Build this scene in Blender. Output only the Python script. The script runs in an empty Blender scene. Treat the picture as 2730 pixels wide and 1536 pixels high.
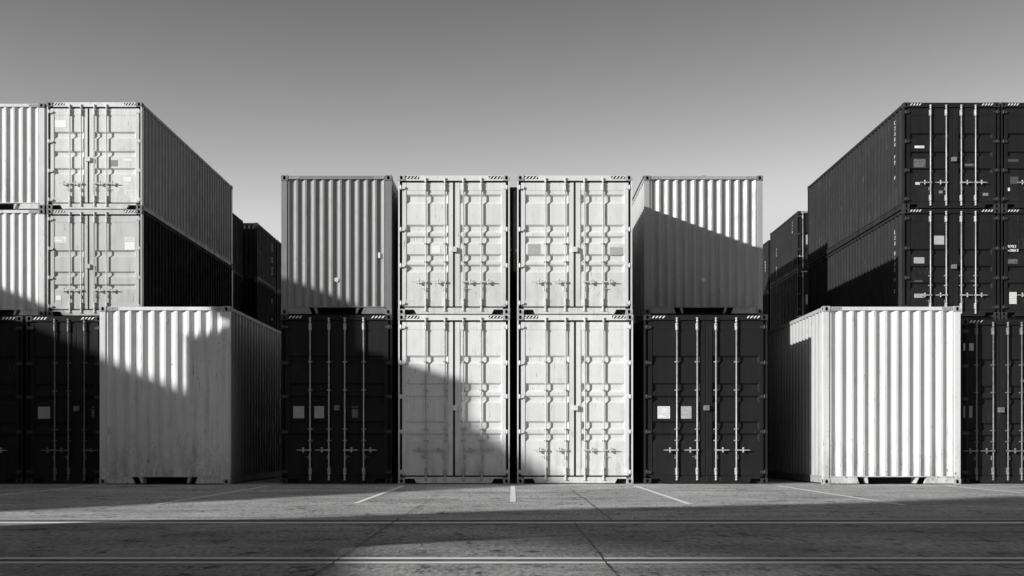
import bpy, math, random
from mathutils import Vector
random.seed(7)
R = math.radians
scene = bpy.context.scene

# ------------------------------------------------------------------ camera
EYE = 0.843
cam_d = bpy.data.cameras.new('camera')
cam = bpy.data.objects.new('camera', cam_d)
scene.collection.objects.link(cam)
cam.location = (0, 0, EYE)
cam.rotation_euler = (R(90), 0, 0)
cam_d.sensor_width = 36
cam_d.lens = 38.6
cam_d.shift_x = -0.001
cam_d.shift_y = 0.1536
cam_d.clip_start = 0.1
cam_d.clip_end = 3000
scene.camera = cam

# ------------------------------------------------------------------ light
SUN = Vector((1.0, 0.62, -0.36))          # the way the sunlight travels
ELEV = math.atan2(0.36, math.hypot(1.0, 0.62))
world = bpy.data.worlds.new('World')
scene.world = world
world.use_nodes = True
wn, wl = world.node_tree.nodes, world.node_tree.links
wn.clear()
sky = wn.new('ShaderNodeTexSky')
sky.sky_type = 'NISHITA'
sky.sun_disc = False
sky.sun_elevation = ELEV
sky.sun_rotation = math.atan2(-SUN.x, -SUN.y)
sky.altitude = 0
sky.air_density = 1.0
sky.dust_density = 0.6
sky.ozone_density = 1.0
sep = wn.new('ShaderNodeSeparateColor')     # black and white film behind a red filter that also cuts blue
def wmath(op, x, y):
    q = wn.new('ShaderNodeMath'); q.operation = op
    for i, v in enumerate((x, y)):
        if isinstance(v, (int, float)): q.inputs[i].default_value = v
        else: wl.new(v, q.inputs[i])
    return q.outputs[0]
bg = wn.new('ShaderNodeBackground'); bg.inputs['Strength'].default_value = 0.11
wo = wn.new('ShaderNodeOutputWorld')
wl.new(sky.outputs[0], sep.inputs[0])
bw = wmath('ADD', wmath('MULTIPLY', sep.outputs[0], 7.32), wmath('MULTIPLY', sep.outputs[2], -2.62))
soft = wn.new('ShaderNodeMath'); soft.operation = 'SMOOTH_MIN'
wl.new(bw, soft.inputs[0]); soft.inputs[1].default_value = 5.6; soft.inputs[2].default_value = 1.6
bw = wmath('MAXIMUM', soft.outputs[0], 0.0)
wl.new(bw, bg.inputs['Color'])
wl.new(bg.outputs[0], wo.inputs['Surface'])

sun_d = bpy.data.lights.new('sun', 'SUN')
sun_d.energy = 5.0
sun_d.angle = R(0.9)
sun_d.color = (1.0, 0.995, 0.985)
sun = bpy.data.objects.new('sun', sun_d)
scene.collection.objects.link(sun)
sun.rotation_euler = SUN.to_track_quat('-Z', 'Y').to_euler()
sun.location = (-30, -24, 20)
scene.view_settings.view_transform = 'Standard'
scene.view_settings.look = 'None'
scene.view_settings.gamma = 1.0
scene.view_settings.exposure = 0.15
scene.cycles.max_bounces = 6
scene.cycles.diffuse_bounces = 3

# ------------------------------------------------------------------ helpers
class MB:
    """collects faces, then links them as one mesh object"""
    def __init__(s):
        s.v, s.f, s.m, s.sm = [], [], [], []
    def face(s, pts, mi=0, smooth=False):
        b = len(s.v)
        s.v += [tuple(p) for p in pts]
        s.f.append(tuple(range(b, b + len(pts))))
        s.m.append(mi); s.sm.append(smooth)
    def box(s, x0, x1, y0, y1, z0, z1, mi=0):
        b = len(s.v)
        s.v += [(x0,y0,z0),(x1,y0,z0),(x1,y1,z0),(x0,y1,z0),(x0,y0,z1),(x1,y0,z1),(x1,y1,z1),(x0,y1,z1)]
        for q in ((0,3,2,1),(4,5,6,7),(0,1,5,4),(1,2,6,5),(2,3,7,6),(3,0,4,7)):
            s.f.append(tuple(b+i for i in q)); s.m.append(mi); s.sm.append(False)
    def prism_y(s, poly, y0, y1, mi=0):
        """poly in (x,z), counter-clockwise seen from the front (-y)"""
        n = len(poly)
        s.face([(x, y0, z) for x, z in poly], mi)
        s.face([(x, y1, z) for x, z in reversed(poly)], mi)
        for i in range(n):
            (xa, za), (xb, zb) = poly[i], poly[(i+1) % n]
            s.face([(xb,y0,zb),(xa,y0,za),(xa,y1,za),(xb,y1,zb)], mi)
    def prism_x(s, poly, x0, x1, mi=0):
        n = len(poly)
        s.face([(x0, y, z) for y, z in reversed(poly)], mi)
        s.face([(x1, y, z) for y, z in poly], mi)
        for i in range(n):
            (ya, za), (yb, zb) = poly[i], poly[(i+1) % n]
            s.face([(x0,ya,za),(x1,ya,za),(x1,yb,zb),(x0,yb,zb)], mi)
    def lathe_z(s, cx, cy, prof, n=10, mi=0):
        b = len(s.v)
        for r, z in prof:
            for k in range(n):
                a = 2*math.pi*k/n
                s.v.append((cx+r*math.cos(a), cy+r*math.sin(a), z))
        for j in range(len(prof)-1):
            for k in range(n):
                k2 = (k+1) % n
                s.f.append((b+j*n+k, b+j*n+k2, b+(j+1)*n+k2, b+(j+1)*n+k)); s.m.append(mi); s.sm.append(True)
        s.f.append(tuple(b+k for k in reversed(range(n)))); s.m.append(mi); s.sm.append(False)
        s.f.append(tuple(b+(len(prof)-1)*n+k for k in range(n))); s.m.append(mi); s.sm.append(False)
    def build(s, name, mats, parent=None, label=None):
        me = bpy.data.meshes.new(name)
        me.from_pydata(s.v, [], s.f)
        for m in (mats if isinstance(mats, (list, tuple)) else [mats]):
            me.materials.append(m)
        me.polygons.foreach_set('material_index', s.m)
        me.polygons.foreach_set('use_smooth', s.sm)
        me.update()
        return link(name, me, parent, label)

def link(name, me, parent=None, label=None):
    o = bpy.data.objects.new(name, me)
    scene.collection.objects.link(o)
    if parent: o.parent = parent
    if label: o['label'] = label
    return o

def structure(o):
    o['kind'] = 'structure'
    return o

# ------------------------------------------------------------------ materials
def mk(name):
    m = bpy.data.materials.new(name); m.use_nodes = True
    nt = m.node_tree
    return m, nt.nodes, nt.links, nt.nodes['Principled BSDF']

def g(v): return (v, v, v, 1)

def plain(name, v, rough=0.6, metal=0.0, var=0.25, scale=30):
    m, n, l, b = mk(name)
    tc = n.new('ShaderNodeTexCoord')
    no = n.new('ShaderNodeTexNoise'); no.inputs['Scale'].default_value = scale; no.inputs['Detail'].default_value = 4
    l.new(tc.outputs['Object'], no.inputs['Vector'])
    mr = n.new('ShaderNodeMapRange'); mr.inputs[1].default_value = 0.3; mr.inputs[2].default_value = 0.7
    mr.inputs[3].default_value = v*(1-var); mr.inputs[4].default_value = v*(1+var)
    l.new(no.outputs['Fac'], mr.inputs[0]); l.new(mr.outputs[0], b.inputs['Base Color'])
    b.inputs['Roughness'].default_value = rough; b.inputs['Metallic'].default_value = metal
    return m

def paint(name, v, dirt, rust, rough=0.45, low=0.6, dirt_amt=0.35, rust_amt=0.8, spec=0.4, chips=0.0):
    """painted corrugated steel: broad fading, vertical rain streaks, chips and scuffs that gather low down"""
    m, n, l, b = mk(name)
    geo = n.new('ShaderNodeNewGeometry')
    tc = n.new('ShaderNodeTexCoord')
    def noise(scale3, det=5, rgh=0.6, src=geo.outputs['Position']):
        mp = n.new('ShaderNodeMapping'); mp.inputs['Scale'].default_value = scale3
        no = n.new('ShaderNodeTexNoise'); no.inputs['Scale'].default_value = 1.0
        no.inputs['Detail'].default_value = det; no.inputs['Roughness'].default_value = rgh
        l.new(src, mp.inputs[0]); l.new(mp.outputs[0], no.inputs['Vector'])
        return no.outputs['Fac']
    def mrange(src, a, c, lo, hi):
        r = n.new('ShaderNodeMapRange')
        r.inputs[1].default_value = a; r.inputs[2].default_value = c; r.inputs[3].default_value = lo; r.inputs[4].default_value = hi
        l.new(src, r.inputs[0]); return r.outputs[0]
    def math_(op, a, c):
        q = n.new('ShaderNodeMath'); q.operation = op
        for i, x in enumerate((a, c)):
            if isinstance(x, (int, float)): q.inputs[i].default_value = x
            else: l.new(x, q.inputs[i])
        return q.outputs[0]
    def mix(fac, a, c):
        q = n.new('ShaderNodeMix'); q.data_type = 'RGBA'
        l.new(fac, q.inputs[0])
        for i, x in ((6, a), (7, c)):
            if isinstance(x, tuple): q.inputs[i].default_value = x
            else: l.new(x, q.inputs[i])
        return q.outputs[2]
    sx = n.new('ShaderNodeSeparateXYZ'); l.new(tc.outputs['Object'], sx.inputs[0])
    lowf = mrange(sx.outputs['Z'], 0.15, 1.3, 1.0, 0.0)
    fade = mrange(noise((0.55, 0.55, 0.45), 3), 0.3, 0.7, v*0.88, v*1.08)
    comb = n.new('ShaderNodeCombineColor')
    for i in range(3): l.new(fade, comb.inputs[i])
    col = comb.outputs[0]
    streak = mrange(noise((9, 9, 0.5), 6, 0.65), 0.5, 0.78, 0.0, dirt_amt)
    col = mix(streak, col, g(dirt))
    cloud = mrange(noise((3, 3, 2.2), 6, 0.7), 0.52, 0.75, 0.0, dirt_amt*0.6)
    col = mix(cloud, col, g(dirt))
    # chips: small dark specks everywhere, many near the base
    thr = math_('SUBTRACT', noise((15, 15, 11), 8, 0.75), math_('MULTIPLY', math_('SUBTRACT', 1.0, lowf), 0.055))
    chip = mrange(thr, 0.635-chips, 0.66-chips, 0.0, rust_amt)
    b.inputs['Specular IOR Level'].default_value = spec
    col = mix(chip, col, g(rust))
    scr = math_('MULTIPLY', mrange(noise((28, 28, 3.0), 7, 0.7), 0.615-chips*0.5, 0.64-chips*0.5, 0.0, 0.7), mrange(noise((1.1, 1.1, 0.9), 2), 0.5, 0.6, 0.0, 1.0))
    col = mix(scr, col, g(rust))
    # splash grime near the base
    spl = math_('MULTIPLY', lowf, mrange(noise((5, 5, 1.6), 6, 0.7), 0.42, 0.7, 0.0, low))
    col = mix(spl, col, g(dirt))
    l.new(col, b.inputs['Base Color'])
    l.new(mrange(noise((4, 4, 3), 4), 0.3, 0.7, rough-0.1, rough+0.15), b.inputs['Roughness'])
    bm = n.new('ShaderNodeBump'); bm.inputs['Strength'].default_value = 0.35; bm.inputs['Distance'].default_value = 0.02
    h = math_('ADD', noise((1.6, 1.6, 1.3), 2), math_('MULTIPLY', noise((60, 60, 60), 2), 0.02))
    l.new(h, bm.inputs['Height']); l.new(bm.outputs[0], b.inputs['Normal'])
    return m

M = {}
M['white']  = paint('white_paint', 0.77, 0.36, 0.08, dirt_amt=0.34, low=0.7, chips=0.015)
M['whiteb'] = paint('cool_white_paint', 0.69, 0.36, 0.10, dirt_amt=0.33, chips=0.015)
M['whitec'] = paint('dull_white_paint', 0.73, 0.34, 0.10, dirt_amt=0.4, low=0.75)
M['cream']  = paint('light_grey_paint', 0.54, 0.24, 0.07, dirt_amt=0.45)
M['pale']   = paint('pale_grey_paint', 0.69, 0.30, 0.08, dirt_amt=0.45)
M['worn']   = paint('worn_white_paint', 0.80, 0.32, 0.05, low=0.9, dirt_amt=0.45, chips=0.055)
M['wornside'] = paint('worn_shaded_paint', 0.16, 0.08, 0.05, low=0.9, dirt_amt=0.45, chips=0.02)  # white side walls coloured dark, the shade between the containers painted in
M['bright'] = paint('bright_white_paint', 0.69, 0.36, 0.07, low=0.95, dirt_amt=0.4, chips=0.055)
M['brightside'] = paint('weathered_side_paint', 0.40, 0.26, 0.07, low=0.9, dirt_amt=0.4, chips=0.04)  # white side walls toned down so their shaded part goes darker
M['mid']    = paint('mid_grey_paint', 0.165, 0.075, 0.05, chips=0.02, rough=0.45, spec=1.0)
b_ = M['mid'].node_tree.nodes['Principled BSDF']; b_.inputs['Coat Weight'].default_value = 1.0; b_.inputs['Coat Roughness'].default_value = 0.40
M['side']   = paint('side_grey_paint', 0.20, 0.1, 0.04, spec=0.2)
M['silver'] = paint('silver_grey_paint', 0.37, 0.18, 0.05, chips=0.02, rough=0.4, spec=0.6)
M['dark']   = paint('dark_paint', 0.017, 0.035, 0.08, rough=0.6, dirt_amt=0.3, rust_amt=0.3, low=0.5, spec=0.12)
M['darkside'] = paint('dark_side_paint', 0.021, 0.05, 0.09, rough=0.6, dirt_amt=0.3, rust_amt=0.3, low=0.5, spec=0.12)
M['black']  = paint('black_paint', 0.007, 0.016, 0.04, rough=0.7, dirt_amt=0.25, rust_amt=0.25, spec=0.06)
M['gasket'] = plain('black_rubber', 0.008, 0.8)
M['hole']   = plain('casting_void', 0.01, 0.9)
M['cast_l'] = plain('cast_steel_light', 0.40, 0.65, var=0.35, scale=14)
M['cast_g'] = plain('cast_steel_grey', 0.17, 0.65, var=0.35, scale=14)
M['cast_d'] = plain('cast_steel_dark', 0.035, 0.6, var=0.35, scale=14)
M['galv']   = plain('galvanised_steel', 0.46, 0.45, 0.2, var=0.25, scale=18)
M['galvd']  = plain('dull_galvanised_steel', 0.20, 0.55, 0.2, var=0.3, scale=18)
M['rodw']   = plain('painted_bar', 0.54, 0.45, var=0.12)
M['s_white']= plain('sticker_white', 0.82, 0.5, var=0.05)
M['s_light']= plain('sticker_light_grey', 0.45, 0.5, var=0.12)
M['s_mid']  = plain('sticker_grey', 0.24, 0.5, var=0.15)
M['s_dim']  = plain('sticker_dim', 0.075, 0.5, var=0.2)
M['s_faint']= plain('sticker_faint', 0.80, 0.5, var=0.03)
M['ink']    = plain('ink_grey', 0.30, 0.6)
M['inkl']   = plain('ink_light', 0.30, 0.6)
M['hz_w']   = plain('stripe_white', 0.8, 0.5, var=0.08)
M['hz_b']   = plain('stripe_black', 0.015, 0.5)
M['hz_f']   = plain('stripe_faded', 0.20, 0.6, var=0.6)

# ------------------------------------------------------------------ container parts
def ring_face(mb, fr, w, h, hw, hh, depth):
    """a w x h face with an oval hole; fr maps (u,v,d) to a point, d inward"""
    n = 16
    outer, inner = [], []
    for k in range(n):
        a = 2*math.pi*(k+0.5)/n
        c, s_ = math.cos(a), math.sin(a)
        q = 1/max(abs(c), abs(s_))
        outer.append((c*q*w/2, s_*q*h/2))
        e = (abs(c)**3 + abs(s_)**3) ** (-1/3)
        inner.append((c*e*hw/2, s_*e*hh/2))
    for k in range(n):
        j = (k+1) % n
        mb.face([fr(*outer[k],0), fr(*outer[j],0), fr(*inner[j],0), fr(*inner[k],0)])
        mb.face([fr(*inner[k],0), fr(*inner[j],0), fr(*inner[j],depth), fr(*inner[k],depth)], 1)
    mb.face([fr(*p, depth) for p in inner], 1)
    for sx in (-1, 1):
        for sz in (-1, 1):
            c = [(sx*w/2, sz*h/2)]
            near = sorted(outer, key=lambda p: (p[0]-c[0][0])**2+(p[1]-c[0][1])**2)[:2]
            mb.face([fr(*c[0],0), fr(*near[0],0), fr(*near[1],0)])

_cast = {}
def casting_mesh(mat):
    key = mat.name
    if key in _cast: return _cast[key]
    w, d, h = 0.150, 0.160, 0.118
    mb = MB()
    ring_face(mb, lambda u, v, q: (u, -d/2+q, v), w, h, 0.060, 0.082, 0.05)
    ring_face(mb, lambda u, v, q: (u, d/2-q, v), w, h, 0.060, 0.082, 0.05)
    for s in (-1, 1):
        ring_face(mb, lambda u, v, q: (s*(w/2-q), u, v), d, h, 0.060, 0.082, 0.05)
    for z in (-h/2, h/2):
        mb.face([(-w/2,-d/2,z),(w/2,-d/2,z),(w/2,d/2,z),(-w/2,d/2,z)])
    me = bpy.data.meshes.new('corner_casting'); me.from_pydata(mb.v, [], mb.f)
    me.materials.append(mat); me.materials.append(M['hole'])
    me.polygons.foreach_set('material_index', mb.m); me.update()
    _cast[key] = me
    return me

def corr(a0, a1, pitch, d_out, d_in, fo=0.30, fs=0.22):
    """trapezoid profile from a0 to a1: list of (a, depth)"""
    n = max(2, round((a1-a0)/pitch)); p = (a1-a0)/n
    pts = [(a0, d_out)]
    fi = 1-fo-2*fs
    for i in range(n):
        s = a0+i*p
        pts += [(s+fo/2*p, d_out), (s+(fo/2+fs)*p, d_in), (s+(fo/2+fs+fi)*p, d_in), (s+(1-fo/2)*p, d_out)]
    pts.append((a1, d_out))
    return pts

def sheet_x(mb, prof, z0, z1, ys):      # corrugated along x, facing -y (ys=1) at depth
    for (a, da), (c, dc) in zip(prof, prof[1:]):
        if c-a < 1e-6: continue
        mb.face([(a, da, z0), (c, dc, z0), (c, dc, z1), (a, da, z1)])

def sheet_y(mb, prof, z0, z1, xs):
    for (a, da), (c, dc) in zip(prof, prof[1:]):
        if c-a < 1e-6: continue
        mb.face([(xs*da, a, z0), (xs*dc, c, z0), (xs*dc, c, z1), (xs*da, a, z1)])

def hazard(parent, xa, xb, z0, z1, y, style):
    mb = MB()
    mats = {'bw': (M['hz_b'], M['hz_w']), 'w': (None, M['hz_w']), 'f': (M['hz_f'], M['s_light'])}[style]
    if mats[0]: mb.box(xa, xb, y-0.002, y+0.004, z0, z1, 0)
    n = 4; p = (xb-xa)/n; sl = 0.045
    for i in range(n):
        a = xa+i*p; c = a+p*0.42
        if c+sl > xb: sl2 = max(0.0, xb-c)
        else: sl2 = sl
        mb.prism_y([(a, z0+.006), (c, z0+.006), (c+sl2, z1-.006), (a+sl2, z1-.006)], y-0.0045, y+0.003, 1)
    mb.build('hazard_stripe', [mats[0] or M['hz_b'], mats[1]], parent)

def sticker(parent, x0, x1, z0, z1, y, mat, ink='rows', name='label_sticker'):
    mb = MB()
    mb.box(x0, x1, y-0.003, y+0.004, z0, z1, 0)
    rnd = random.Random(int((x0*977+z0*131)*1000))
    w, h = x1-x0, z1-z0
    if ink == 'rows':
        n = max(2, int(h/0.022)); rh = h/(n+1)
        for i in range(n):
            z = z1-(i+1)*rh
            x = x0+0.06*w
            while x < x1-0.10*w:
                q = min(rnd.uniform(0.03, 0.12), x1-0.06*w-x)
                if rnd.random() < 0.85: mb.box(x, x+q, y-0.0045, y, z-rh*0.16, z+rh*0.16, 1)
                x += q+0.008
    mb.build(name, [mat, M['ink'] if mat in (M['s_white'], M['s_light'], M['s_faint']) else M['inkl']], parent)

GL = ['111101101101111','010110010010111','111001111100111','111001011001111','101101111001001','111100111001111',
      '111100111101111','111001010010010','111101111101111','111101111001111','110101110101110','111100100100111','101101111101101']
def glyphs(parent, fr, rows, ch, cw, mat, name='marking', seed=1):
    """rows of small worn characters; fr maps (u,v) to box bounds"""
    rnd = random.Random(seed); mb = MB()
    for (u0, v0, count, vert) in rows:
        for i in range(count):
            gs = GL[rnd.randrange(len(GL))]
            uu = u0 if vert else u0+i*cw*1.35
            vv = v0-i*ch*1.45 if vert else v0
            for k, c in enumerate(gs):
                if c == '1' and rnd.random() > 0.08:
                    a, b_ = k % 3, k//3
                    fr(mb, uu+a*cw/3, uu+(a+1)*cw/3, vv-(b_+1)*ch/5, vv-b_*ch/5)
    return mb.build(name, mat, parent)

def rod_mesh(mb, x, y, H, hz):
    zt, zb = H-0.062, 0.075
    r = 0.0155
    prof = [(0.012, zb), (0.029, zb+.004), (0.030, zb+.022), (0.020, zb+.034), (0.018, zb+.055), (0.027, zb+.07), (0.027, zb+.09), (r, zb+.10),
            (r, zt-.10), (0.027, zt-.09), (0.027, zt-.07), (0.018, zt-.055), (0.020, zt-.034), (0.030, zt-.022), (0.029, zt-.004), (0.012, zt)]
    mb.lathe_z(x, y, prof, 12)

def container(label, x0, x1, y, z, H, L, kind='door', mat='white', cast='cast_l', group=None, left=True, right=True,
              pitch=0.21, seam=0.5, rods=(.248, .42, .585, .746), ribs=(), hinges=(.088, .389, .648, .917), clips=(.49, .62),
              handle=.765, lock=.533, rodmat='galv', haz='bw', stickers=(), bottom=0.0, rail=0.115, sides=None):
    W = x1-x0
    t = bpy.data.objects.new('shipping_container', None)
    scene.collection.objects.link(t)
    t.empty_display_size = 0.5
    t.location = ((x0+x1)/2, y, z)
    t.rotation_euler = (0, 0, R(random.uniform(-0.10, 0.10)))
    t['label'] = label; t['category'] = 'shipping container'
    t['group'] = group or 'shipping containers stacked in the yard'
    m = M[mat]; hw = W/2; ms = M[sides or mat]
    # corner castings
    cm = casting_mesh(M[cast])
    for sx in (-1, 1):
        for yy in (0.072, L-0.072):
            for zz in (0.061, H-0.060):
                c = link('corner_casting', cm, t)
                c.location = (sx*(hw-0.073), yy, zz)
    z0, z1 = 0.121, H-0.120
    # corner posts
    for sx in (-1, 1):
        mb = MB()
        if kind == 'door':
            for (a, b_, c, d) in ((hw-0.034, hw-0.004, 0.0, 0.15), (hw-0.14, hw-0.034, 0.099, 0.15)):
                xa, xb = sorted((sx*a, sx*b_)); mb.box(xa, xb, c, d, z0, z1)
        else:
            xa, xb = sorted((sx*(hw-0.125), sx*(hw-0.004))); mb.box(xa, xb, 0.004, 0.13, z0, z1)
            xa, xb = sorted((sx*(hw-0.155), sx*(hw-0.125))); mb.box(xa, xb, 0.022, 0.10, z0, z1)
        mb.build('corner_post', m, t)
        mb = MB(); xa, xb = sorted((sx*(hw-0.13), sx*(hw-0.004))); mb.box(xa, xb, L-0.13, L-0.004, z0, z1); mb.build('corner_post', m, t)
    xi = hw-0.149
    # top side rails, bottom side rails, side walls, roof, floor, far wall
    for sx in (-1, 1):
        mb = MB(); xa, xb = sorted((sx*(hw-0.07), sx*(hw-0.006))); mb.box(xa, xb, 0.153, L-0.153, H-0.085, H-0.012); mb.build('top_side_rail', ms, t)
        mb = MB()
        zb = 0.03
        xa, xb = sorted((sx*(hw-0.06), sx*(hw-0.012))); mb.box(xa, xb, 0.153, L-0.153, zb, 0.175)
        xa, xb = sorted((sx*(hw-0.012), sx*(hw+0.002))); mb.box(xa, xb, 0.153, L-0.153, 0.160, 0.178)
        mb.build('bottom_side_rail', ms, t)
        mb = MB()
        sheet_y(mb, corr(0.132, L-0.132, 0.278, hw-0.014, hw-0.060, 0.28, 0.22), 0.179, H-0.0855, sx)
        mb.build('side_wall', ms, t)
    mb = MB(); mb.box(-hw+0.0705, hw-0.0705, 0.10, L-0.10, H-0.05, H-0.022); mb.build('roof', m, t)
    mb = MB(); mb.box(-hw+0.062, hw-0.062, 0.12, L-0.12, 0.15, 0.172); mb.build('floor', M['gasket'], t)
    mb = MB(); mb.box(-xi+0.02, xi-0.02, L-0.06, L-0.03, 0.03, H-0.09); mb.box(-xi+.001, xi-.001, L-0.10, L-0.02, H-0.089, H-0.013); mb.build('rear_wall', m, t)
    if kind == 'door':
        # header and sill
        mb = MB(); mb.box(-xi+.001, xi-.001, 0.006, 0.10, H-0.005-rail, H-0.006); mb.build('header', m, t)
        mb = MB()
        s0 = 0.018; sh = 0.150
        mb.prism_y([(-xi+.001, 0.112), (-xi+.20, 0.112), (-xi+.25, s0), (xi-.25, s0), (xi-.20, 0.112), (xi-.001, 0.112), (xi-.001, sh), (-xi+.001, sh)], 0.006, 0.09)
        mb.build('door_sill', m, t)
        mb = MB(); mb.box(-xi, xi, 0.101, 0.108, 0.0155, 0.149); mb.build('fork_pocket', M['hole'], t)
        # gasket behind the leaves; its black backing also paints the shade beside the posts
        dz0, dz1 = sh+0.034, H-rail-0.045
        xs = -hw+seam*W
        mb = MB(); mb.box(-hw+0.036, hw-0.036, 0.086, 0.097, sh+.002, H-rail-.007)
        mb.box(xs-0.0225, xs+0.0225, 0.036, 0.087, dz0, dz1)
        mb.box(-hw+0.09, hw-0.09, 0.045, 0.087, dz1+0.002, H-rail-.007); mb.box(-hw+0.09, hw-0.09, 0.045, 0.087, sh+.002, dz0-0.002)
        mb.build('door_gasket', M['gasket'], t)
        leaves = [(-hw+0.088, xs-0.024, -1), (xs+0.024, hw-0.088, 1)]
        yf = 0.040
        for (a, b_, sd) in leaves:
            st_o, st_i = 0.085, 0.10
            p0 = a+(st_o if sd < 0 else st_i); p1 = b_-(st_i if sd < 0 else st_o)
            mb = MB()
            mb.box(a, p0, yf-0.012, 0.070, dz0, dz1); mb.box(p1, b_, yf-0.012, 0.070, dz0, dz1)
            top_l, bot_l = dz1-0.165, dz0+0.15
            mb.box(p0, p1, yf-0.006, 0.070, top_l, dz1); mb.box(p0, p1, yf-0.006, 0.070, dz0, bot_l)
            zs = top_l
            dp = 0.042
            for (f0, f1) in ribs:
                zt_, zb_ = H*(1-f0), H*(1-f1)
                mb.face([(p0,yf,zt_),(p1,yf,zt_),(p1,yf,zs),(p0,yf,zs)])
                sl = min(0.05, (zt_-zb_)*0.3); e = 0.035
                o = [(p0,yf,zb_),(p1,yf,zb_),(p1,yf,zt_),(p0,yf,zt_)]
                i_ = [(p0+e,yf+dp,zb_+sl*1.2),(p1-e,yf+dp,zb_+sl*1.2),(p1-e,yf+dp,zt_-sl*0.8),(p0+e,yf+dp,zt_-sl*0.8)]
                mb.face(i_)
                for k in range(4):
                    j = (k+1) % 4
                    mb.face([o[k], o[j], i_[j], i_[k]])
                zs = zb_
            mb.face([(p0,yf,bot_l),(p1,yf,bot_l),(p1,yf,zs),(p0,yf,zs)])
            door = mb.build('door', m, t)
            # hinges
            for f in hinges:
                zc = H*(1-f); hmb = MB()
                poly = [(0.0, -.030), (0.095, -.034), (0.140, -.026), (0.155, -.004), (0.150, .018), (0.10, .034), (0.0, .034)]
                xo = -hw+0.006 if sd < 0 else hw-0.006
                pl = [(xo+(u if sd < 0 else -u), zc+v) for u, v in poly]
                if sd > 0: pl = pl[::-1]
                hmb.prism_y(pl, -0.004, 0.0275)
                hmb.lathe_z(xo+(0.055 if sd < 0 else -0.055), 0.0, [(0.016, zc-.05), (0.016, zc+.05)], 8)
                hmb.build('hinge', m if mat != 'dark' else M['cast_d'], door)
            # locking bars
            yr = -0.002
            rm = M[rodmat]
            for f in rods:
                xr = -hw+f*W
                if not (a < xr < b_): continue
                rmb = MB(); rod_mesh(rmb, xr, yr, H, 0); rmb.build('locking_bar', rm, door)
                for zc, big in [(H-0.262, 1), (0.275, 1)] + [(H*(1-c), 0) for c in clips]:
                    bmb = MB()
                    if big:
                        bmb.box(xr-0.032, xr+0.032, 0.012, yf-0.0065, zc-0.075, zc+0.075)
                        bmb.lathe_z(xr, yr, [(0.0165, zc-.082), (0.026, zc-.075), (0.026, zc-.050), (0.021, zc-.040), (0.021, zc+.040), (0.026, zc+.050), (0.026, zc+.075), (0.0165, zc+.082)], 12)
                        for q in (-1, 1):
                            bmb.lathe_z(xr+q*0.027, 0.010, [(0.009, zc-.055), (0.009, zc+.055)], 6)
                    else:
                        bmb.box(xr-0.046, xr+0.046, 0.012, yf-0.001, zc-0.010, zc+0.010)
                        bmb.lathe_z(xr, yr, [(0.021, zc-.012), (0.021, zc+.012)], 10)
                        for q in (-1, 1): bmb.lathe_z(xr+q*0.038, 0.010, [(0.010, zc-.014), (0.010, zc+.014)], 6)
                    bmb.build('bar_bracket', rm, door)
                # handle
                hz = H*(1-handle); q = -1 if sd < 0 else 1
                hmb = MB()
                xa, xb = sorted((xr+q*0.012, xr+q*0.16)); hmb.box(xa, xb, yr-0.028, yr-0.012, hz-0.014, hz+0.012)
                pl = [(xr+q*0.16, hz-.013), (xr+q*0.275, hz-.010), (xr+q*0.305, hz-.001), (xr+q*0.275, hz+.008), (xr+q*0.16, hz+.011)]
                if q < 0: pl = pl[::-1]
                hmb.prism_y(pl, yr-0.028, yr-0.014)
                hmb.box(xr-0.026, xr+0.026, yr-0.026, yr+0.02, hz-0.022, hz+0.022)
                xh = xr+q*0.15
                hmb.lathe_z(xh, yr-0.014, [(0.010, hz-.055), (0.022, hz-.048), (0.022, hz-.026), (0.013, hz-.02), (0.013, hz+.02), (0.024, hz+.026), (0.024, hz+.05), (0.010, hz+.06)], 8)
                hmb.build('bar_handle', rm, door)
                cmb = MB()
                xk = xr+q*0.035
                cmb.lathe_z(xk, 0.012, [(0.010, hz-.20), (0.017, hz-.195), (0.015, hz-.16), (0.008, hz-.15), (0.016, hz-.13), (0.012, hz-.11)], 8)
                if random.random() < 0.4:
                    xa, xb = sorted((xk, xk+q*0.075)); cmb.box(xa, xb, 0.006, 0.020, hz-.150, hz-.138)
                cmb.build('handle_catch', rm if mat != 'dark' else M['cast_g'], door)
        # lock box over the seam
        zc = H*(1-lock); mb = MB()
        mb.box(xs-0.066, xs-0.052, -0.004, 0.0275, zc-.05, zc+.05); mb.box(xs-0.052, xs+0.060, -0.036, 0.0275, zc-.055, zc+.055)
        mb.build('lock_box', M['cast_g'] if mat in ('dark', 'black') else m, t)
        sy = yf
        hzz = (H-0.085, H-0.020)
        hy = 0.006
    else:
        # corrugated end: slim top rail, bottom beam with fork pockets
        mb = MB(); mb.box(-xi+.001, xi-.001, 0.004, 0.10, H-0.088, H-0.014); mb.build('header', m, t)
        zb = 0.16+bottom
        mb = MB(); sheet_x(mb, corr(-hw+0.155, hw-0.155, pitch, 0.018, 0.018+pitch*0.225, 0.20, 0.30), zb+0.019, H-0.0885, 1); mb.build('end_wall', m, t)
        mb = MB()
        mb.box(-xi+.001, xi-.001, -0.004, 0.08, zb, zb+0.018)
        b0 = 0.020; fw = W*0.21; gx = W*0.165
        mb.prism_y([(-xi+.001, b0), (-hw+fw+.16, b0), (-hw+fw+.10, zb-.001), (-xi+.001, zb-.001)][::1], 0.008, 0.085)
        mb.prism_y([(hw-fw-.16, b0), (xi-.001, b0), (xi-.001, zb-.001), (hw-fw-.10, zb-.001)], 0.008, 0.085)
        mb.build('bottom_end_rail', m, t)
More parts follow.
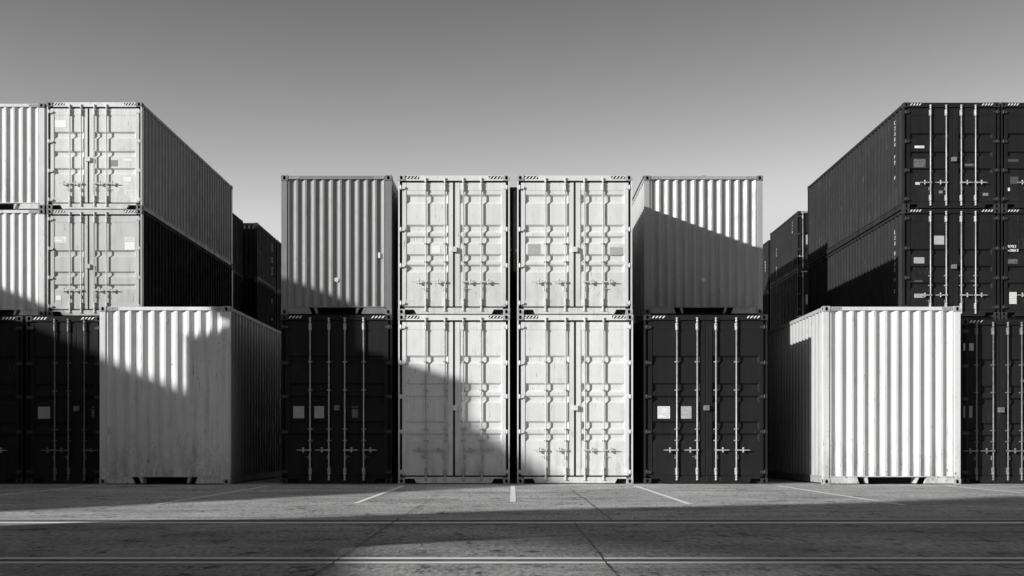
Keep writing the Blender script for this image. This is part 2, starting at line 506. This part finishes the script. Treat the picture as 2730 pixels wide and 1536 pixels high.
        for q in (-1, 1):
            mb = MB()
            xg = q*gx
            pl = [(xg+q*0.015, b0+.004), (xg+q*0.045, b0+.004), (xg+q*0.105, zb-.001), (xg+q*0.03, zb-.001)]
            if q < 0: pl = pl[::-1]
            mb.prism_y(pl, 0.022, 0.30); mb.build('fork_pocket_gusset', m, t)
        mb = MB(); mb.box(-xi, xi, 0.302, 0.31, 0.016, zb-.001); mb.build('fork_pocket', M['hole'], t)
        sy = 0.020; hzz = (H-0.080, H-0.024); hy = 0.004
    if haz:
        hl = 0.30 if kind == 'door' else 0.24
        hazard(t, -xi+0.012, -xi+0.012+hl, hzz[0], hzz[1], hy, haz)
        hazard(t, xi-0.012-hl, xi-0.012, hzz[0], hzz[1], hy, haz)
    for s in stickers:
        f0, f1, g0, g1, mt = s[:5]
        sticker(t, -hw+f0*W, -hw+f1*W, H*(1-g1), H*(1-g0), sy-0.0008, M[mt], s[5] if len(s) > 5 else 'rows')
    t['_dims'] = (W, H, L)
    return t

RIB_U = ((.136, .205), (.353, .413), (.435, .493), (.564, .622), (.640, .698))
RIB_L = ((.241, .291), (.403, .459), (.478, .524), (.629, .681), (.702, .750))
LOW = dict(ribs=RIB_L, hinges=(.073, .285, .484, .692, .93), clips=(.279, .446, .677, .744), handle=.80, lock=.551)
UPP = dict(ribs=RIB_U, handle=.765, lock=.533)

# ------------------------------------------------------------------ ground, paint and joints
def ground_mat(name, v, speck=True):
    m, n, l, b = mk(name)
    geo = n.new('ShaderNodeNewGeometry')
    def noise(sc, det=6, rgh=0.6):
        mp = n.new('ShaderNodeMapping'); mp.inputs['Scale'].default_value = sc
        no = n.new('ShaderNodeTexNoise'); no.inputs['Scale'].default_value = 1; no.inputs['Detail'].default_value = det; no.inputs['Roughness'].default_value = rgh
        l.new(geo.outputs['Position'], mp.inputs[0]); l.new(mp.outputs[0], no.inputs['Vector']); return no.outputs['Fac']
    def mrange(src, a, c, lo, hi):
        r = n.new('ShaderNodeMapRange')
        r.inputs[1].default_value = a; r.inputs[2].default_value = c; r.inputs[3].default_value = lo; r.inputs[4].default_value = hi
        l.new(src, r.inputs[0]); return r.outputs[0]
    def mul(a, c):
        q = n.new('ShaderNodeMath'); q.operation = 'MULTIPLY'; l.new(a, q.inputs[0])
        if isinstance(c, (int, float)): q.inputs[1].default_value = c
        else: l.new(c, q.inputs[1])
        return q.outputs[0]
    base = mrange(noise((0.25, 0.6, 1), 4), 0.3, 0.7, v*0.78, v*1.18)
    base = mul(base, mrange(noise((0.5, 0.8, 1), 7, 0.72), 0.3, 0.72, 1.35, 0.55))
    base = mul(base, mrange(noise((26, 6, 1), 6, 0.8), 0.34, 0.66, 0.45, 1.55))
    base = mul(base, mrange(noise((2.6, 1.8, 1), 8, 0.74), 0.57, 0.63, 1.0, 0.30))   # dark spalls and oil spots
    base = mul(base, mrange(noise((6.0, 2.6, 1), 5, 0.7), 0.60, 0.64, 1.0, 0.30))   # pits
    base = mul(base, mrange(noise((0.35, 9.0, 1), 6, 0.68), 0.52, 0.72, 1.0, 0.55))   # tyre rubbed streaks
    vo = n.new('ShaderNodeTexVoronoi'); vo.feature = 'DISTANCE_TO_EDGE'; vo.inputs['Scale'].default_value = 0.32
    mp = n.new('ShaderNodeMapping'); mp.inputs['Scale'].default_value = (0.6, 1.0, 1)
    dn = n.new('ShaderNodeTexNoise'); dn.inputs['Scale'].default_value = 2.5; dn.inputs['Detail'].default_value = 6
    ad = n.new('ShaderNodeMixRGB'); ad.blend_type = 'LINEAR_LIGHT'; ad.inputs[0].default_value = 0.35
    l.new(geo.outputs['Position'], mp.inputs[0]); l.new(mp.outputs[0], ad.inputs[1]); l.new(dn.outputs['Color'], ad.inputs[2])
    l.new(geo.outputs['Position'], dn.inputs['Vector']); l.new(ad.outputs[0], vo.inputs['Vector'])
    crack = mrange(vo.outputs['Distance'], 0.0, 0.004, 0.55, 1.0)
    base = mul(base, crack)
    l.new(base, b.inputs['Base Color'])
    b.inputs['Roughness'].default_value = 0.85
    b.inputs['Specular IOR Level'].default_value = 0.25
    bm = n.new('ShaderNodeBump'); bm.inputs['Strength'].default_value = 0.8; bm.inputs['Distance'].default_value = 0.012
    l.new(noise((22, 22, 22), 6, 0.75), bm.inputs['Height']); l.new(bm.outputs[0], b.inputs['Normal'])
    return m
M['ground'] = ground_mat('worn_concrete', 0.47)
M['road'] = ground_mat('worn_asphalt', 0.36)

def line_mat(name, v, under, wear):
    m, n, l, b = mk(name)
    geo = n.new('ShaderNodeNewGeometry')
    no = n.new('ShaderNodeTexNoise'); no.inputs['Scale'].default_value = 14; no.inputs['Detail'].default_value = 8; no.inputs['Roughness'].default_value = 0.75
    l.new(geo.outputs['Position'], no.inputs['Vector'])
    r = n.new('ShaderNodeMapRange'); r.inputs[1].default_value = wear; r.inputs[2].default_value = wear+0.16
    r.inputs[3].default_value = v; r.inputs[4].default_value = under
    l.new(no.outputs['Fac'], r.inputs[0]); l.new(r.outputs[0], b.inputs['Base Color'])
    b.inputs['Roughness'].default_value = 0.8
    return m
M['line'] = line_mat('worn_line_paint', 0.90, 0.6, 0.63)
M['line2'] = line_mat('worn_lane_paint', 0.88, 0.35, 0.60)
M['slot'] = plain('rail_slot_dirt', 0.12, 0.9, var=0.4, scale=6)
M['joint'] = plain('joint_tar', 0.03, 0.9, var=0.3)

mb = MB()
xs = [-1500, -60, -30, 0, 30, 60, 1500]; ys = [-1500, -60, 0, 30, 60, 100, 1500]
for i in range(6):
    for j in range(6):
        mb.face([(xs[i], ys[j], 0), (xs[i+1], ys[j], 0), (xs[i+1], ys[j+1], 0), (xs[i], ys[j+1], 0)])
structure(mb.build('ground', M['ground']))
mb = MB(); mb.face([(-400, -60, 0.004), (400, -60, 0.004), (400, 11.735, 0.004), (-400, 11.735, 0.004)]); structure(mb.build('road', M['road']))

def strip(name, x0, x1, y0, y1, z, mat):
    mb = MB(); mb.face([(x0, y0, z), (x1, y0, z), (x1, y1, z), (x0, y1, z)])
    return structure(mb.build(name, mat))
for xc, ya, yb in ((-8.7, 13.5, 22.75), (-5.06, 15.6, 22.75), (-2.28, 15.9, 22.75), (0.0, 16.3, 22.75), (2.53, 15.7, 22.75), (5.5, 15.4, 22.75), (9.0, 13.5, 22.75)):
    strip('bay_line', xc-0.045, xc+0.045, ya, yb, 0.004, M['line'])
strip('bay_end_line', -14, 14, 22.78, 22.86, 0.004, M['line2'])
for ya, yb in ((8.06, 8.19), (7.76, 7.89), (11.74, 11.99), (12.36, 12.46)):
    strip('lane_line', -40, 40, ya, yb, 0.008, M['line2'])
strip('rail_slot', -40, 40, 7.91, 8.04, 0.008, M['slot'])
strip('rail_slot', -40, 40, 12.06, 12.28, 0.004, M['slot'])

def joint(x, ya, yb, w=0.0055, seed=0):
    rnd = random.Random(seed); mb = MB(); n = int((yb-ya)/0.12); px = x; pts = []
    off = 0
    for i in range(n+1):
        off = off*0.9+rnd.uniform(-0.004, 0.004)
        pts.append((x+off, ya+(yb-ya)*i/n, w*rnd.uniform(0.5, 1.3)))
    for (a, ya_, wa), (c, yc, wc) in zip(pts, pts[1:]):
        mb.face([(a-wa, ya_, 0.010), (a+wa, ya_, 0.010), (c+wc, yc, 0.010), (c-wc, yc, 0.010)])
    structure(mb.build('pavement_joint', M['joint']))
joint(-1.29, 2, 17.5, seed=1); joint(1.10, 12.2, 21.5, seed=2); joint(0.66, 2, 11.9, seed=3)

# ------------------------------------------------------------------ the front row (y = 24)
H1, H2 = 3.70, 3.05
def fr(x0, x1, yt, yb, *items):
    """sticker boxes given as measured across and down the container front -> fractions"""
    return [((a-x0)/(x1-x0), (b-x0)/(x1-x0), (c-yt)/(yb-yt), (d-yt)/(yb-yt), m, *r) for (a, b, c, d, m, *r) in items]

container('white long-doored container on the ground, its doors cut by a diagonal shadow', -2.513, -0.07, 24, 0, H1, 9.2, mat='white', rodmat='galv', **LOW)
container('sunlit white container without grey stickers, on top of the shadow-cut white one', -2.513, -0.07, 24, H1, H2, 9.2, mat='whiteb', rodmat='rodw', **UPP,
          stickers=fr(1001, 1282, 440, 790, (1086, 1107, 616, 636, 's_faint', ''), (1250, 1268, 752, 757, 's_faint')))
container('white container on the ground, sunlit except for a shaded lower left door corner', 0.087, 2.626, 24, 0, H1, 9.2, mat='whitec', rodmat='rodw', **LOW,
          stickers=fr(1300, 1592, 792, 1217, (1553, 1571, 1182, 1187, 's_white')))
container('upper white container with two grey stickers on its doors', 0.087, 2.61, 24, H1, H2, 9.2, mat='whiteb', rodmat='rodw', **UPP,
          stickers=fr(1299, 1590, 440, 790, (1326, 1358, 612, 637, 's_light'), (1533, 1566, 620, 639, 's_light'), (1550, 1567, 754, 759, 's_white')))
container('dark container under the mid grey ribbed one, two square stickers on its left door', -5.07, -2.643, 24, 0, H1, 9.2, mat='dark', cast='cast_d', haz='w',
          **LOW, rods=(.261, .43, .573, .743), seam=.503,
          stickers=fr(707, 986, 792, 1217, (737, 764, 1022, 1052, 's_light'), (790, 814, 1022, 1052, 's_light'), (884, 900, 1022, 1026, 's_dim', ''), (884, 900, 1029, 1051, 's_dim'), (943, 962, 1181, 1186, 's_white')))
c1 = container('mid grey ribbed container on the dark one left of the white stacks', -5.07, -2.652, 24, H1, H2, 9.2, kind='corr', mat='mid', cast='cast_g', pitch=0.20, haz='f')
container('dark container right of the white stacks, a white and a grey sticker side by side', 2.87, 5.565, 24, 0, H1, 9.2, mat='dark', cast='cast_d', haz='w',
          **LOW, rods=(.265, .43, .582, .747), seam=.505,
          stickers=fr(1620, 1930, 792, 1217, (1654, 1685, 1022, 1053, 's_white'), (1713, 1739, 1022, 1053, 's_light'), (1889, 1907, 1182, 1187, 's_white')))
c4 = container('grey ribbed container half in diagonal shadow, on the dark one right of the white stacks', 3.131, 5.958, 26.18, 3.97, 3.305, 7.0, kind='corr', mat='silver', cast='cast_g', pitch=0.21, haz='f')
for yb in (26.6, 32.4):
    mb = MB(); mb.box(3.0, 5.55, yb, yb+0.3, H1+0.002, H1+0.268)
    for q in (-1, 1): mb.box(4.27+q*1.1-0.1, 4.27+q*1.1+0.1, yb-0.06, yb+0.36, H1+0.002, H1+0.1)
    o = mb.build('support_beam', M['cast_d']); o['label'] = 'dark steel support beam under the half shadowed grey ribbed container'; o['category'] = 'beam'; o['group'] = 'support beams'
container('black container seen through the narrow gap between the white stacks', -1.3, 1.1, 34, 4.1, 4.75, 9.2, kind='corr', mat='black', cast='cast_d', haz=None)  # this pair is added to stop sky light leaking through the gap
container('black container low behind the gap between the white stacks', -1.3, 1.1, 34, 0, 4.1, 9.2, kind='corr', mat='black', cast='cast_d', haz=None)

def ring_mark(t, x, z, y):
    mb = MB(); n = 16
    for k in range(n):
        a, c = 2*math.pi*k/n, 2*math.pi*(k+1)/n
        P = lambda r, q, yy: (x+r*math.cos(q), yy, z+r*math.sin(q))
        mb.face([P(.024, a, y-.006), P(.045, a, y-.006), P(.045, c, y-.006), P(.024, c, y-.006)])
        mb.face([P(.045, a, y-.006), P(.045, a, y+.006), P(.045, c, y+.006), P(.045, c, y-.006)])
        mb.face([P(.024, a, y-.006), P(.024, c, y-.006), P(.024, c, y+.006), P(.024, a, y+.006)])
    mb.box(x-.012, x+.010, y-.005, y+.002, z-.012, z+.012)
    mb.build('round_vent', M['s_white'], t)
ring_mark(c1, 0.0, 0.765, 0.014)
ring_mark(c4, 0.0, 0.82, 0.014)
mb = MB(); mb.box(0.912, 0.952, 0.008, 0.0195, 1.24, 1.36); mb.build('tag_plate', M['s_white'], c1)

# ------------------------------------------------------------------ single white ones in front of the side stacks
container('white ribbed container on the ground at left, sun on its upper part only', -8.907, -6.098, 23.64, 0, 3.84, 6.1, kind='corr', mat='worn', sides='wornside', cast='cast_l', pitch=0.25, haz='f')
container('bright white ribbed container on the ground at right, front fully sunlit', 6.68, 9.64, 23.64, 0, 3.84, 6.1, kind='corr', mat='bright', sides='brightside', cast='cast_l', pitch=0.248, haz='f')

# dark ones behind them, on the ground
container('dark container behind the left white ribbed one, one square sticker on its door', -10.65, -8.99, 24, 0, 3.67, 4.0, mat='dark', cast='cast_d', haz='w', **LOW,
          seam=.668, rods=(.38, .56, .771), rodmat='galvd', stickers=fr(65, 256, 795, 1217, (94, 124, 1023, 1053, 's_light'), (229, 246, 1022, 1026, 's_dim', ''), (229, 246, 1029, 1050, 's_dim')))
container('dark container on the ground cut off by the left edge, small label low down', -13.16, -10.72, 24, 0, 3.67, 4.0, mat='dark', cast='cast_d', haz='w', **LOW,
          stickers=[(.80, .88, .915, .93, 's_white')])
container('dark container behind the right white ribbed one, two grey stickers one above the other', 9.81, 12.0, 24, 0, 3.60, 4.0, mat='dark', cast='cast_d', haz='w', **LOW,
          seam=.393, rods=(.148, .315, .462, .60), rodmat='galvd',
          stickers=[(.015, .125, .145, .19, 's_light', ''), (.015, .112, .527, .598, 's_mid'), (.60, .68, .366, .381, 's_white')])

# ------------------------------------------------------------------ side stacks, set back (y = 28.2)
YS = 28.22
LSD = dict(rods=(.243, .362, .502, .629), seam=.435, hinges=(.09, .366, .64, .91), clips=(), handle=.758, lock=.534, rodmat='rodw')
container('light grey container topping the left stack, with doors and a long grey shaded side', -11.985, -9.54, YS, 6.907, 2.76, 9.2, mat='pale', sides='side', cast='cast_g', haz='bw',  # side walls coloured darker than the doors, shade put into the paint
          ribs=((.273, .34), (.452, .512), (.612, .676)), **LSD,
          stickers=fr(118, 357, 257, 527, (137, 166, 302, 320, 's_white', ''), (275, 295, 402, 418, 's_mid'), (308, 332, 399, 404, 's_white', ''), (310, 330, 445, 456, 's_white', ''), (313, 333, 478, 490, 's_white')))
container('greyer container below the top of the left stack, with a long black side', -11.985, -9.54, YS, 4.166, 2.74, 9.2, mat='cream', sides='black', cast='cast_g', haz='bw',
          ribs=((.38, .448), (.58, .635), (.70, .75)), **dict(LSD, clips=(.70,)),
          stickers=fr(118, 357, 527, 795, (135, 166, 595, 610, 's_white'), (313, 338, 597, 606, 's_white'), (313, 338, 608, 628, 's_white', ''), (140, 152, 743, 754, 's_white', ''), (313, 335, 743, 758, 's_light', '')))
container('dark container at the foot of the left stack, hidden by the white ribbed one', -11.985, -9.54, YS, 0, 4.164, 9.2, kind='corr', mat='black', cast='cast_d', haz=None)
container('pale ribbed container topping the leftmost stack, cut off by the left edge', -14.49, -12.046, YS, 6.907, 2.73, 9.2, kind='corr', mat='pale', cast='cast_g', pitch=0.215, haz='f')
container('pale ribbed container with a shadow across its foot, at the left edge', -14.49, -12.046, YS, 4.166, 2.74, 9.2, kind='corr', mat='pale', cast='cast_g', pitch=0.215, haz='f')
container('dark container at the foot of the leftmost stack', -14.49, -12.046, YS, 0, 4.164, 9.2, kind='corr', mat='black', cast='cast_d', haz=None)

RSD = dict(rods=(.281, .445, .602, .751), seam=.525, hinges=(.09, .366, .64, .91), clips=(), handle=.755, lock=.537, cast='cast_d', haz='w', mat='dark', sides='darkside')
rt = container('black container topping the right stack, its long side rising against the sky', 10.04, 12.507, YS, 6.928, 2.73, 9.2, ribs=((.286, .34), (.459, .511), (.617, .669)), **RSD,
          stickers=fr(2272, 2513, 258, 525, (2301, 2325, 366, 372, 's_white'), (2298, 2329, 399, 421, 's_dim'), (2427, 2450, 411, 418, 's_dim'), (2362, 2371, 479, 486, 's_mid', ''), (2472, 2486, 485, 492, 's_mid'), (2481, 2493, 501, 505, 's_white'), (2303, 2314, 458, 464, 's_white')))
rm_ = container('black container below the top of the right stack, grey square between its door bars', 10.04, 12.507, YS, 4.146, 2.78, 9.2, ribs=((.37, .43), (.526, .585), (.68, .74)), **dict(RSD, clips=(.62, .71), handle=.80),
          stickers=fr(2272, 2513, 527, 797, (2350, 2375, 594, 616, 's_light', ''), (2299, 2325, 648, 663, 's_light'), (2300, 2324, 739, 749, 's_light'), (2300, 2321, 705, 710, 's_dim', ''), (2442, 2458, 705, 709, 's_dim', ''), (2477, 2493, 774, 778, 's_white')))
container('dark container at the foot of the right stack', 10.04, 12.507, YS, 0, 4.144, 9.2, kind='corr', mat='black', cast='cast_d', haz=None)
container('black container topping the rightmost stack, cut off by the right edge', 12.55, 15.0, YS, 6.928, 2.73, 9.2, ribs=((.286, .34), (.459, .511), (.617, .669)), **RSD,
          stickers=fr(2517, 2756, 258, 525, (2535, 2562, 400, 406, 's_dim', ''), (2541, 2561, 444, 462, 's_dim', ''), (2534, 2540, 472, 480, 's_white', '')))
rr = container('black container at the right edge with white lettering on its door', 12.55, 15.0, YS, 4.146, 2.78, 9.2, ribs=((.37, .43), (.526, .585), (.68, .74)), **dict(RSD, clips=(.62, .71), handle=.80),
          stickers=fr(2517, 2756, 527, 797, (2535, 2560, 652, 664, 's_dim'), (2539, 2557, 735, 750, 's_white'), (2539, 2557, 751, 766, 's_white'), (2539, 2560, 773, 779, 's_white')))
container('dark container at the foot of the rightmost stack', 12.55, 15.0, YS, 0, 4.144, 9.2, kind='corr', mat='black', cast='cast_d', haz=None)

def side_text(t, sx, yy, rows, ch=0.10, cw=0.075, seed=3, mat='s_light'):
    W, H, L = t['_dims']; xw = sx*(W/2-0.014)
    def frm(mb, u0, u1, v0, v1): mb.box(min(xw, xw+sx*0.004), max(xw, xw+sx*0.004), yy+u0, yy+u1, v0, v1)
    glyphs(t, frm, [(u, v, n, True) for u, v, n in rows], ch, cw, M[mat], seed=seed)
side_text(rt, -1, 0.415-0.04+0.278, [(0, 2.45, 5), (0, 1.55, 2), (0, 1.0, 1)])
side_text(rm_, -1, 0.415-0.04+0.278, [(0, 2.35, 3), (0, 1.8, 4), (0, 1.1, 1), (0, .8, 1)])
side_text(rm_, -1, 0.09, [(0, 0.9, 3)], seed=8, mat='s_light')
W_, H_, L_ = rr['_dims']
glyphs(rr, lambda mb, a, b, c, d: mb.box(a, b, 0.036, 0.0395, c, d), [(-W_/2+.185, H_*.665, 4, False)], 0.062, 0.042, M['s_white'], seed=5)
glyphs(rr, lambda mb, a, b, c, d: mb.box(a, b, 0.036, 0.0395, c, d), [(-W_/2+.185, H_*.628, 5, False)], 0.062, 0.042, M['s_white'], seed=6)

# ------------------------------------------------------------------ stacks far behind
def far_stack(x0, x1, y, tops, L, lab, kinds, mats, **kw):
    out = []
    for i in range(len(tops)-1):
        z1, z0 = tops[i], tops[i+1]
        out.append(container(lab[i], x0, x1, y, z0, z1-z0, L, kind=kinds[i], mat=mats[i], cast='cast_d', **kw))
    return out
far_stack(-15.23, -12.79, 42.8, (11.47, 8.72, 5.97, 3.0, 0), 9.2,
          ['dark container showing a sliver of side just behind the light grey left stack', 'dark container under the sliver behind the left stack', 'dark hidden container low behind the left stack', 'dark hidden container on the ground behind the left stack'],
          ['corr']*4, ['dark', 'black', 'black', 'black'], haz=None)
fq = far_stack(-14.63, -12.19, 52.4, (11.47, 8.76, 5.97, 3.0, 0), 4.0,
          ['dark container far behind at left with a sunlit strip along its top edge', 'black container under the one with the sunlit strip, far behind at left', 'dark hidden container low in the far left stack', 'dark hidden container on the ground in the far left stack'],
          ['corr']*4, ['dark', 'black', 'black', 'black'], haz=None)
far_stack(-14.6, -12.15, 56.6, (11.45, 8.76, 5.97, 3.0, 0), 6.0,
          ['farthest upper dark container, a sliver left of the mid grey ribbed one', 'farthest lower dark container, a sliver left of the mid grey ribbed one', 'dark hidden container low in the farthest left stack', 'dark hidden container on the ground in the farthest left stack'],
          ['corr']*4, ['dark', 'black', 'black', 'black'], haz=None)
fs = far_stack(12.93, 15.37, 49.9, (11.49, 8.80, 6.05, 3.0, 0), 5.3,
          ['dark container far behind at right with a pale label on its door', 'black container far behind at right, under the one with the pale label', 'dark hidden container low in the far right stack', 'dark hidden container on the ground in the far right stack'],
          ['door', 'door', 'corr', 'corr'], ['dark', 'dark', 'black', 'black'], haz='w', ribs=((.36, .42), (.64, .70)), clips=(),
          stickers=[(.16, .34, .40, .56, 's_light')], rods=(.10, .42, .6, .8))
ft = far_stack(12.94, 15.38, 55.7, (11.25, 8.6, 6.0, 3.0, 0), 6.0,
          ['farthest upper dark container, a sliver right of the half shadowed grey ribbed one', 'farthest lower dark container, a sliver right of the half shadowed grey ribbed one', 'dark hidden container low in the farthest right stack', 'dark hidden container on the ground in the farthest right stack'],
          ['corr']*4, ['dark', 'black', 'black', 'black'], haz=None)
side_text(fs[0], -1, 0.415-0.04+0.278*2, [(0, 2.4, 4)], seed=12, mat='s_light')
side_text(fs[0], -1, 0.415-0.04+0.278*13, [(0, 1.7, 3), (0, .8, 3)], seed=13, mat='s_light')
side_text(fq[0], 1, 0.415-0.04+0.278*10, [(0, 2.3, 3), (0, 1.6, 2), (0, 1.1, 3)], seed=14, mat='s_white')
side_text(fq[1], 1, 0.415-0.04+0.278*10, [(0, 2.3, 2), (0, 1.3, 1)], seed=15, mat='s_white')
side_text(ft[0], -1, 0.375+0.278, [(0, 1.7, 4)], seed=16, mat='s_white')

for i, (yb, tops) in enumerate(((33.6, (8.25, 5.5, 2.75, 0)), (43.0, (11.4, 8.55, 5.7, 2.85, 0)))):  # unseen stacks added to throw shade on the right-hand stacks' long sides
    far_stack(5.1, 7.55, yb, tops, 9.2, ['dark container hidden behind the row right of the white stacks, row %d tier %d' % (i+2, k+1) for k in range(len(tops)-1)],
              ['corr']*4, ['black']*4, haz=None)
# ------------------------------------------------------------------ unseen stacks added outside the frame to cast shadows into it
def off_stack(label, cx, cy, rot, W, L, hs, mat='mid'):
    """a stack whose front right corner is at (cx, cy); its length runs along +y turned by rot"""
    z = 0
    for i, h in enumerate(hs):
        t = container('%s, level %d' % (label, i+1), -W, 0, 0, 0, h, L, kind='corr', mat=mat, cast='cast_g', haz=None)
        ca, sa = math.cos(rot), math.sin(rot)
        t.location = (cx-ca*W/2, cy-sa*W/2, z)
        t.rotation_euler = (0, 0, rot)
        z += h
A2 = -math.atan2(0.75, 1.0)
nx, ny = math.sin(-A2), math.cos(A2)
u = 3.0*1.25
for k in range(3):
    q = u-9.3*(k+1)
    off_stack('grey container, %s of the slanted row left of the camera' % ('far end', 'middle', 'near end')[k], -21.8+nx*q, 9.8+ny*q, A2, 2.44, 9.2, (2.75, 2.75, 2.75))
off_stack('grey container in the short stack left of the camera', -12.8, 16.7, math.atan(0.25), 3.0, 2.1, (3.25, 3.25))
mb = MB(); mb.box(-14.4, -13.5, 17.75, 18.75, 6.5, 7.55); mb.box(-14.3, -13.6, 17.85, 18.65, 7.551, 7.62)  # unseen box added to throw a small shadow on the mid grey container
o = mb.build('equipment_box', M['mid']); o['label'] = 'grey equipment box on the short stack left of the camera'; o['category'] = 'box'
off_stack('grey container in the long stack left of the yard', -24.55, 11.7, -math.atan(0.2), 2.44, 12.6, (2.75, 2.75, 2.74))
C_ = math.atan2(0.35, 1.0)-math.pi/2
off_stack('grey container in the stack behind the camera', -22.9+1.2*math.cos(C_), 0.1+1.2*math.sin(C_), C_, 1.2, 12.0, (2.75, 2.75, 2.75))
off_stack('grey container in the tall stack behind the camera', -9.0, -6.0, 0, 6.0, 2.5, (2.75, 2.75, 2.75, 2.75))
off_stack('grey container standing alone beside the camera', -8.55, 2.0, math.radians(8), 2.2, 6.0, (2.75,))
# unseen girder on legs, added behind the camera to shade the ground
t = bpy.data.objects.new('gantry_crane', None); scene.collection.objects.link(t)
t.location = (-32.2, -11.8, 0); t.rotation_euler = (0, 0, math.atan2(-0.85, 0.52))
t['label'] = 'grey yard gantry crane with a deep girder standing behind the camera'; t['category'] = 'crane'
mb = MB(); mb.box(-4.2, 4.2, -0.6, 0.6, 12.0, 15.4); mb.build('girder', M['mid'], t)
for qx in (-3.9, 3.9):
    for qy in (-0.35, 0.35):
        mb = MB(); mb.box(qx-0.22, qx+0.22, qy-0.2, qy+0.2, 0.0, 11.998); mb.build('leg', M['mid'], t)
# unseen dark shed added behind the camera to block low sky light
t = bpy.data.objects.new('warehouse', None); scene.collection.objects.link(t)
t.location = (-25, -22, 0); t['label'] = 'long dark ribbed warehouse across the yard behind the camera'; t['category'] = 'warehouse'
mb = MB()
pr = corr(-75, 75, 0.6, 0.0, -0.06)
sheet_x(mb, pr, 0, 11, 1); mb.box(-75, 75, -30, -0.1, 0, 10.9); mb.build('wall', M['side'], t)
mb = MB(); mb.prism_x([(-30.4, 11.0), (0.4, 11.0), (-15, 12.6)], -75.4, 75.4); mb.build('roof', M['side'], t)
for k in range(7):
    mb = MB(); mb.box(-66+k*20, -61+k*20, 0.02, 0.12, 0, 5); mb.build('roller_door', M['mid'], t)
